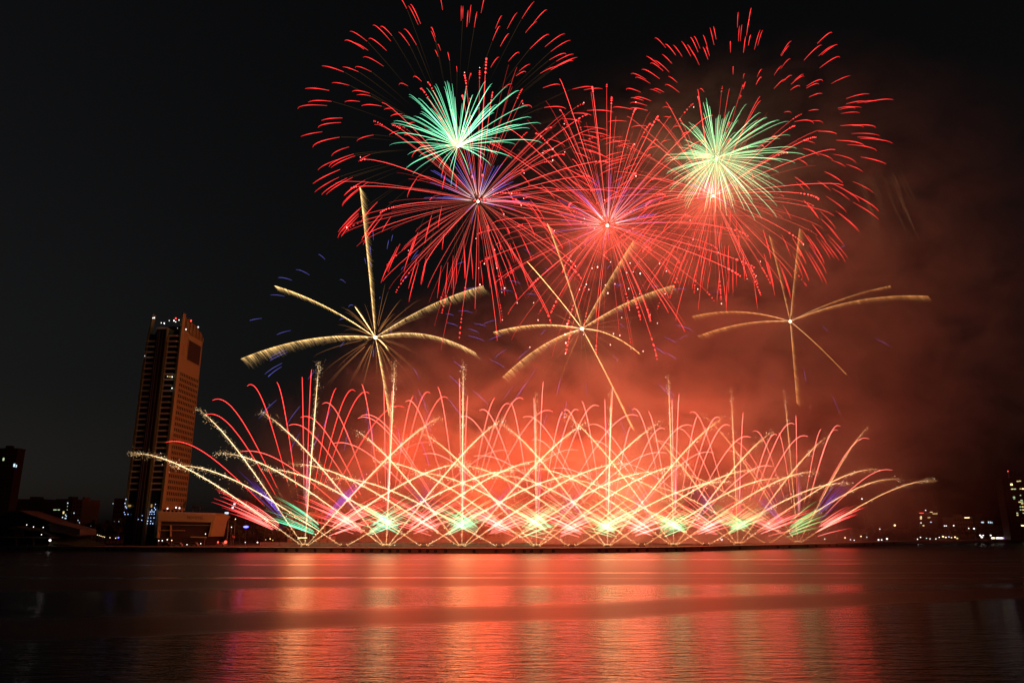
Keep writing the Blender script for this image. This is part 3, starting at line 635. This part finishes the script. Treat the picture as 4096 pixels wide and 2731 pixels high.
def spray(root, name, x0, y0, dx, dy, Y, cols, n=16, t0=.32, spread=.085, e=.2, thick=.15, gain=1.0):
    m = MB(root.location)
    for _ in range(n):
        a = random.gauss(0, spread); ca, sa = math.cos(a), math.sin(a); k = random.uniform(.85, 1.22)
        ddx, ddy = (dx * ca - dy * sa) * k, (dx * sa + dy * ca) * k
        s_ = random.uniform(t0, t0 + .16)
        pts = curve(x0, y0, ddx, ddy, Y + random.uniform(-2, 2), e, 3, 9, t0=s_)
        g = random.uniform(.55, 1.1) * gain
        m.tube(pts, lambda t: thick * (.6 + .4 * min(1, t * 3)) * (1 - .8 * max(0, t - .5) * 2), lambda t: sc(mixc(cols[0], cols[1], min(1, max(0, t - .25) * 1.5)), g * (1 - .35 * t)), 3)
    m.build(name, FIRE, root, True)
M_BOX = matte('mortar_box_paint', (.12, .1, .08), .8)
def launcher(root, k, w=1.6):
    b = MB(); b.box((-w, -.6, -.05), (w, .6, .55)); b.build('mortar_box', M_BOX, root)
    b = MB()
    for i in range(k):
        x = lerp(-w * .8, w * .8, i / max(1, k - 1)); a = (i - (k - 1) / 2) * .25
        b.tube([Vector((x, 0, .5)), Vector((x + math.sin(a) * .7, 0, .5 + .7))], .14, (1, 1, 1), 6)
    b.build('mortar_tube', M_BOX, root)
    b = MB()
    for i in range(k):
        x = lerp(-w * .8, w * .8, i / max(1, k - 1)); b.ball(Vector((x + (i - (k - 1) / 2) * .2, 0, 1.35)), .2, (1.8, .95, .4), 6, 4, (1, 1, 1.5))
    b.build('muzzle_flame', FIRE, root, True)
place = ['nearest the hotel tower', 'second from the hotel', 'third from the hotel', 'fourth from the hotel', 'fourth from the right end', 'third from the right end', 'second from the right end', 'at the right end']
RED_T = [(-319, -238), (-229, -300), (-212, -334), (-132, -367), (-64, -376), (-6, -388), (16, -405), (72, -362), (116, -355), (148, -350), (228, -318), (298, -236)]
FAN_LAMP = 3000; SMOKE_LAMP = 112000
fans = []
for i in range(8):
    base = at_z(SX[i] * K, SY[i] * K, QZ); Y = base.y; s_ = SC[i]; f = i / 7
    root = empty('comet_fan', base, 'fan of gold comets and red arcs, ' + place[i], 'firework', 'comet fans along the quay')
    launcher(root, 5)
    x0, y0 = SX[i], SY[i] - 1.2
    gold_comet(root, x0, y0, VT[i][0], VT[i][1], Y, f, .03, 2, fade=.55 if i == 3 else (.8 if i > 4 else 1))
    for T in (L30, R30): gold_comet(root, x0 + (3 if T is R30 else -3), y0, T[i][0], T[i][1], Y, f, .16, random.uniform(-4, 4))
    for T in (L60, R60): gold_comet(root, x0 + (5 if T is R60 else -5), y0, T[i][0], T[i][1], Y, f, .36, random.uniform(-5, 5))
    for j, (dx, dy) in enumerate(RED_T):
        jit = 0 if i == 0 else 1
        if jit and random.random() < .12: continue
        red_comet(root, x0, y0, dx * s_ * (1 + jit * random.uniform(-.14, .14)), dy * s_ * (1 + jit * random.uniform(-.12, .05)), Y + random.uniform(-1, 1), f, .34 if abs(dx) > 100 else .2)
    for sg in (-1, 1): spray(root, 'red_spray', x0, y0, sg * 178 * s_, -92 * s_, Y - 1, ((2.4, .50, .42), (2.4, .07, .08)), gain=1.35)
    spray(root, 'pink_spray', x0, y0, 6, -205 * s_, Y, ((1.4, .5, .6), (1.0, .12, .4)), 7, .35, .022, .1, .13, gain=.55)
    for sg in (-1, 1): spray(root, 'violet_spray', x0, y0, sg * 128 * s_, -150 * s_, Y + 1, ((.16, .10, .9), (.10, .05, .75)), 9, .40, .05, .15, .15, gain=.75 if i in (0, 7) else .2)
    fans.append(root)
    if i in (0, 7): lamp('spray_glow', at((x0 + (-95 if i == 0 else 85)) * K, (y0 - 52) * K, Y - 1), FAN_LAMP * 2.4, (1, .035, .012), 14, root)
    lamp('fan_glow', at(x0 * K, (y0 - 75) * K, Y - 28), FAN_LAMP * (2.6, 1.7, 1.2, 1.0, .7, .6, .5, .4)[i], (1, .42, .16), 7, root)
    lamp('smoke_fill_lamp', at((x0 + 35) * K, (y0 - (120, 215)[i % 2]) * K, Y + (60, 74)[i % 2]), SMOKE_LAMP * (.75, 1.4, 1.2, 1.5, 1.15, 1.0, .55, .36)[i], ((1, .21, .08) if i == 4 else ((1, .105, .028), (1, .07, .019))[i % 2]), 24, root)  # unseen lamp added inside the smoke to light it
midname = ['between the first and second fans', 'between the second and third fans', 'between the third and fourth fans', 'between the fourth and fifth fans', 'between the fifth and sixth fans', 'between the sixth and seventh fans', 'between the seventh and last fans']
for i in range(7):
    sy = (SY[i] + SY[i + 1]) / 2; base = at_z(MX[i] * K, sy * K, QZ); Y = base.y; s_ = (SC[i] + SC[i + 1]) / 2; f = (i + .5) / 7
    root = empty('comet_pair', base, 'low gold comet pair with green sprays ' + midname[i], 'firework', 'comet pairs along the quay')
    launcher(root, 2, 1.9)
    x0, y0 = MX[i], sy - 1.2
    for sg in (-1, 1):
        gold_comet(root, x0 + sg * 5, y0, sg * 420 * s_ * random.uniform(.9, 1), -175 * s_ * random.uniform(.95, 1.12), Y, f, .42, random.uniform(-4, 4))
        spray(root, 'green_spray', x0 + sg * 4, y0, sg * 150 * s_, -86 * s_, Y - 1, (mixc((.22, 2.0, 1.1), (.45, 2.0, .7), f), mixc((.03, 1.5, .6), (.16, 1.4, .25), f)), 16, .34, .11, gain=.85)
    lamp('red_fill_lamp', at(x0 * K, (y0 - 48) * K, Y - 30), FAN_LAMP * 1.5, (1, .04, .012), 12, root)  # unseen red lamp added before the quay for its wall and the water

# ------------------------------------------------------------------ fireworks: aerial shells
def sphere_dirs(n, jit=.25, seed=1):
    rnd = random.Random(seed); out = []
    for i in range(n):
        z = 1 - 2 * (i + .5) / n; a = i * 2.399963 + rnd.uniform(-jit, jit); r = math.sqrt(max(0, 1 - z * z))
        d = Vector((r * math.cos(a) + rnd.gauss(0, .07), r * math.sin(a) + rnd.gauss(0, .07), z + rnd.gauss(0, .07))); out.append(d.normalized())
    rnd.shuffle(out); return out
def shell_pos(d, Rm, t, drop, lift=0):
    g = 1 - (1 - t) ** 1.5 if t <= 1 else 1 + .1 * (t - 1)
    return d * Rm * g + Vector((0, 0, lift * Rm * t - drop * Rm * t * t))
def shell_root(name, cx, cy, Y, label):
    c = a2(cx, cy, Y); return empty(name, c, label, 'firework', 'aerial shell bursts')
def hub(root, r, col):
    b = MB(); b.ball(Vector((0, 0, 0)), r, col); b.build('bright_core', FIRE, root, True)
def star_trail(root, name, d, Rm, t0, t1, drop, lift, col, rad, n=9, dash=None):
    m = MB()
    if dash is None:
        pts = [shell_pos(d, Rm, lerp(t0, t1, i / (n - 1)), drop, lift) for i in range(n)]
        m.tube(pts, rad, col, 3)
    else:
        pts = [shell_pos(d, Rm, lerp(t0, dash, i / (n - 1)), drop, lift) for i in range(n)]
        w = (dash - t0) / (t1 - t0)
        m.tube(pts, (lambda t: rad(t * w)) if callable(rad) else rad, lambda t: col(t * w), 3)
        t = dash + .012
        while t < t1:
            l = random.uniform(.008, .028); p = shell_pos(d, Rm, t, drop, lift); q = shell_pos(d, Rm, t + l, drop, lift)
            u = (t - t0) / (t1 - t0); c = col(min(1, u)); big = 1 + .9 * random.random()
            m.tube([p, (p + q) / 2, q], lambda v: (.15 + .22 * math.sin(math.pi * v)) * big, sc(c, 1.25), 4); t += l + random.uniform(.010, .035)
    return m.build(name, FIRE, root, True)
RED_IN = (.16, .05, .02); RED_MID = (1.3, .13, .10); RED_TIP = (1.7, .055, .055)
def red_trail_col(gain):
    def f(t):
        if t < .25: return sc(mixc(RED_IN, RED_MID, t / .25), gain)
        return sc(mixc(RED_MID, RED_TIP, (t - .25) / .75), gain)
    return f
def peony(cx, cy, Y, rpx, n, lift, drop, label, seed, blue=40, blue_r=.36, bluecol=(.22, .16, .9), power=1.0):
    root = shell_root('peony_shell', cx, cy, Y, label); Rm = (a2(cx + rpx, cy, Y) - root.location).length
    hub(root, 1.05, (4, 2.6, 1.8))
    rnd = random.Random(seed); lamp('shell_glow', root.location, SHELL_LAMP * power, (1, .08, .04), 3, root)
    for d in sphere_dirs(n, .3, seed):
        k = rnd.uniform(.82, 1.08); g = rnd.choice((.5, .8, 1.3, 1.7)) * rnd.uniform(.8, 1.15); gap = rnd.uniform(.68, .9) if rnd.random() < .62 else None
        star_trail(root, 'red_star_trail', d, Rm * k, .03, 1, drop * rnd.uniform(.8, 1.3), lift, red_trail_col(g), lambda t: .055 + .062 * min(1, t * 2.2) - .03 * max(0, t - .8) * 5, 10, gap)
        if gap and rnd.random() < .35:
            m = MB(); p = shell_pos(d, Rm * k, 1.03 + rnd.random() * .06, drop, lift); m.ball(p, rnd.uniform(.25, .42), (3, 1.3, 1.1), 6, 4, (.8, .8, 1.3)); m.build('falling_ember', FIRE, root, True)
    thin = MB()
    for d in sphere_dirs(int(n * .7), .4, seed + 77):
        k = rnd.uniform(.6, 1.0); g = rnd.uniform(.3, .8); t1 = rnd.uniform(.7, 1); col = red_trail_col(g)
        thin.tube([shell_pos(d, Rm * k, lerp(.03, t1, j / 7), drop, lift) for j in range(8)], .075, lambda t: sc(col(t), 1 - .4 * t), 3)
    tag(thin.build('thin_star_trails', FIRE, root, True), kind='stuff')
    for d in sphere_dirs(blue * 2, .4, seed + 50):
        if d.z < -.05: continue
        star_trail(root, 'blue_star_trail', d, Rm * blue_r * rnd.uniform(.8, 1.15), .12, 1, .05, 0, lambda t: sc(mixc((.9, .6, .5), bluecol, min(1, t * 2)), 1 - .55 * t), .15, 6)
    return root
SHELL_LAMP = 170000
peony(1098, 463, 500, 318, 96, .16, .17, 'red peony burst with blue heart, under the left green spray', 5, 40, .36)
pc = peony(1395, 518, 480, 322, 100, .22, .20, 'widest red peony burst, in the middle between the other two', 9, 40, .42, (.28, .10, .62))
peony(1638, 450, 520, 275, 84, .06, .12, 'red peony burst below the right green pom-pom', 13, 22, .2, power=2.0)
# loose embers falling beneath the middle peony
for i in range(32):
    p = a2(random.gauss(1400, 120), random.uniform(590, 830), 470) - pc.location; m = MB(); m.ball(p, random.uniform(.25, .5), (3, 1.6, 1.4), 6, 4, (.75, .75, 1.4)); m.build('falling_ember', FIRE, pc, True)

def ring_shell(cx, cy, Y, rpx, n, label, seed, green_n, green_r, half, core, shift=(0, 0)):
    root = shell_root('ring_shell', cx, cy, Y, label); Rm = (a2(cx + rpx, cy, Y) - root.location).length; rnd = random.Random(seed)
    off = a2(cx + shift[0], cy + shift[1], Y) - root.location      # the ring has drifted off the core
    dirs = []
    for i in range(84):      # the rim, evenly round
        a = 2 * math.pi * (i + rnd.uniform(0, 1)) / 84; y = rnd.uniform(-.5, .5); q = math.sqrt(1 - y * y); dirs.append(Vector((math.cos(a) * q, y, math.sin(a) * q)))
    inner = sphere_dirs(n - 84, .3, seed); inner.sort(key=lambda d: abs(d.y)); dirs += inner; rest = MB()
    for i, d in enumerate(dirs):
        k = rnd.uniform(.93, 1.08); t0 = rnd.uniform(.66, .74); t1 = rnd.uniform(.93, 1.03); g = rnd.uniform(.7, 1.15)
        col = lambda t: sc(mixc((1.9, .09, .08), (1.7, .03, .03), t), g * (1 - .35 * abs(2 * t - 1)))
        pts = [off + shell_pos(d, Rm * k, lerp(t0, t1, j / 6), .20, .12) for j in range(7)]
        m = MB() if i < 100 else rest
        m.tube(pts, lambda t: .27 * (1 - .6 * abs(2 * t - 1)), col, 3)
        if i < 100: m.build('red_star_dash', FIRE, root, True)
        if rnd.random() < .45 and half:
            m = rest; pts = [off * (j / 6) + shell_pos(d, Rm * k, lerp(.3, t0 - .01, j / 6), .20, .12) for j in range(7)]
            m.tube(pts, .13, lambda t: sc((.055, .026, .008), t), 3)
    if rest.v: tag(rest.build('star_trails', FIRE, root, True), kind='stuff')
    c0, c1, c2 = ((.7, .75, .35), (.40, 1.5, .8), (.18, .9, .5)) if half else ((.22, .16, .05), (.50, 1.0, .45), (.30, 1.0, .45))
    cnt = 0; Rg = Rm * green_r; rest = MB()
    for d in sphere_dirs(green_n, .3, seed + 3):
        if half and d.z < .03: continue
        k = rnd.uniform(.62, 1.15); g = rnd.uniform(.6, 1.15)
        if half and d.x > .1: k *= 1 + .18 * d.x
        if not half: k *= 1 + .22 * d.x + .06 * d.z
        col = lambda t: sc(mixc(c0, c1, min(1, t * 4.5)) if t < .22 else mixc(c1, c2, (t - .22) / .78), g)
        m = MB() if cnt < 100 else rest
        pts = [shell_pos(d, Rg * k, lerp(.03 if half else .09, 1, j / 8), .16, .05) for j in range(9)]
        m.tube(pts, lambda t: .11 + .11 * math.sin(math.pi * min(1, t * 1.05)) ** .7 - .07 * max(0, t - .75) * 3, col, 3)
        if cnt < 100: m.build('green_star_trail', FIRE, root, True)
        cnt += 1
    if rest.v: tag(rest.build('green_star_trails', FIRE, root, True), kind='stuff')
    hub(root, 1.1, core)
    if half:
        m = MB(); m.tube([Vector((0, 0, 0)), Vector((8, -1, 3.6)), Vector((19, -2, 9.5))], lambda t: .95 * (1 - t) + .12, lambda t: sc((3, 3, 2.0), 1 - .5 * t), 5); m.build('white_flare', FIRE, root, True)
    lamp('shell_glow', root.location + Vector((0, -2, 0)), SHELL_LAMP * .22, (.35, 1, .45), 3, root)
    return root
ring_shell(1052, 336, 520, 338, 175, 'sparse ring of curved red dashes round a green upward spray, at top left', 21, 215, .49, True, (4, 4, 2.6), (4, -14))
ring_shell(1645, 366, 570, 314, 215, 'large ring of red dashes round a round green pom-pom, at top right', 27, 190, .44, False, (4, 2.0, .6), (44, -10))

# ------------------------------------------------------------------ fireworks: gold palm shells
def palm(cx, cy, Y, arms, label, gold, blue_n, blue_r, rays, seed, gain):
    root = empty('palm_shell', a2(cx, cy, Y), label, 'firework', 'gold palm shell bursts'); rnd = random.Random(seed); c0 = root.location.copy()
    hub(root, 1.1, sc((4, 2.8, 1.8), min(1, gain * 1.2)))
    for (tx, ty, sag, wid, g0) in arms:
        tip = a2(tx, ty, Y + rnd.uniform(-25, 25)) - c0; m = MB(); k = 26; L = tip.length
        pts = [tip * t + Vector((0, 0, sag * L * 4 * t * (1 - t))) for t in [i / (k - 1) for i in range(k)]]
        g = gain * g0
        m.tube(pts, lambda t: .22 * (1 - .5 * t), lambda t: sc(mixc((1.9, 1.2, .55), sc(gold, 1.3), min(1, t * 2.0)), .8 * g * (1 - .4 * t)), 3)
        nh = int(L * 8)
        for _ in range(nh):
            t = lerp(.06, 1, rnd.random()); q = t * (k - 1); i = min(int(q), k - 2); p = pts[i].lerp(pts[i + 1], q - i)
            ln = wid * 1.05 * (.35 + .75 * t) * rnd.uniform(.5, 1.2); dr = Vector((.70 + rnd.gauss(0, .12), rnd.gauss(0, .15), -.9))
            back = -tip.normalized() * .45
            a = p + (dr * .35 + back * .25) * ln + Vector((rnd.gauss(0, .1), 0, rnd.gauss(0, .1))); e = p + (dr + back * .2) * ln
            cc = sc(gold, 1.0 * g * rnd.uniform(.35, 1.0) * lerp(1, .8, t))
            m.tube([p, a, e], lambda v: .12 * (1 - .8 * v), lambda v, cc=cc: sc(cc, 1 - .75 * v), 3)
        m.build('gold_arm', FIRE, root, True)
    if rays:
        for d in sphere_dirs(rays, .4, seed):
            m = MB(); Rm = 42 * rnd.uniform(.6, 1.1); pts = [shell_pos(d, Rm, lerp(.15, 1, j / 5), .14) for j in range(6)]
            m.tube(pts, .12, lambda t: sc((.42, .17, .05), gain * (1 - t) * .8), 3); m.build('faint_ray', FIRE, root, True)
    for d in sphere_dirs(blue_n, .4, seed + 9):
        m = MB(); Rm = (a2(cx + blue_r, cy, Y) - c0).length * rnd.uniform(.8, 1.08); t0 = rnd.uniform(.68, .75)
        pts = [shell_pos(d, Rm, lerp(t0, rnd.uniform(.88, .97), j / 5), .22, .1) for j in range(6)]
        m.tube(pts, .15, lambda t: sc((.22, .20, .95), gain * (1 - .6 * abs(2 * t - 1)) * .48), 3); m.build('blue_star_dash', FIRE, root, True)
    lamp('palm_glow', c0 + Vector((0, -2, 0)), 14000 * gain, (1, .5, .2), 3, root)
    return root
G1 = (1.0, .60, .21); G2 = (1.0, .50, .16); G3 = (.95, .38, .10)  # last gold has the smoke's orange dimming put into its emission
palm(862, 775, 455, [(630, 656, .05, 3.6, .9), (826, 430, .02, 5.5, .62), (1110, 656, .05, 5.2, .62), (553, 824, .07, 6.0, .8), (1092, 810, .10, 4.6, .85), (893, 955, .02, 4.4, .7), (815, 704, .01, 2.6, 1.5), (887, 797, .06, 3.0, 1.2)],
     'gold palm burst with long drooping arms and blue dashes, nearest the hotel tower', G1, 58, 300, 56, 3, 1.0)
palm(1337, 755, 470, [(1210, 600, .02, 2.6, 1.0), (1256, 512, .03, 4.2, .4), (1132, 763, .06, 3.2, .95), (1154, 866, .08, 5.4, .75), (1452, 984, .02, 4.0, .75), (1467, 810, .10, 1.8, 1.1), (1547, 655, .05, 4.6, .7), (1455, 552, .02, 5.0, .45)],
     'gold palm burst in the middle below the widest peony', G2, 46, 270, 36, 7, .85)
palm(1815, 738, 500, [(1766, 540, .02, 4.0, .38), (1836, 524, .02, 4.6, .5), (2046, 656, .04, 2.0, .55), (2132, 680, .06, 4.2, .65), (1588, 727, .08, 3.4, .7), (1602, 772, .06, 3.8, .75), (1944, 860, .03, 1.0, .9), (1830, 926, .01, 4.2, .6)],
     'dim orange palm burst inside the smoke at the right', G3, 9, 250, 0, 11, .5)
# thin orange rain from a spent shell at the upper right
root = empty('spent_willow', a2(1990, 400, 600), 'faint brown falling streaks in the smoke at the upper right', 'firework')
for i in range(26):
    x = random.uniform(1960, 2060); y = random.uniform(370, 470); l = random.uniform(40, 110); m = MB(root.location)
    pts = [a2(x + l * .62 * t, y + l * (t + .35 * t * t), 600) for t in (0, .25, .5, .75, 1)]
    m.tube(pts, .14, lambda t: sc((.09, .04, .015), math.sin(math.pi * min(.98, t + .05))), 3); m.build('faint_streak', FIRE, root, True)
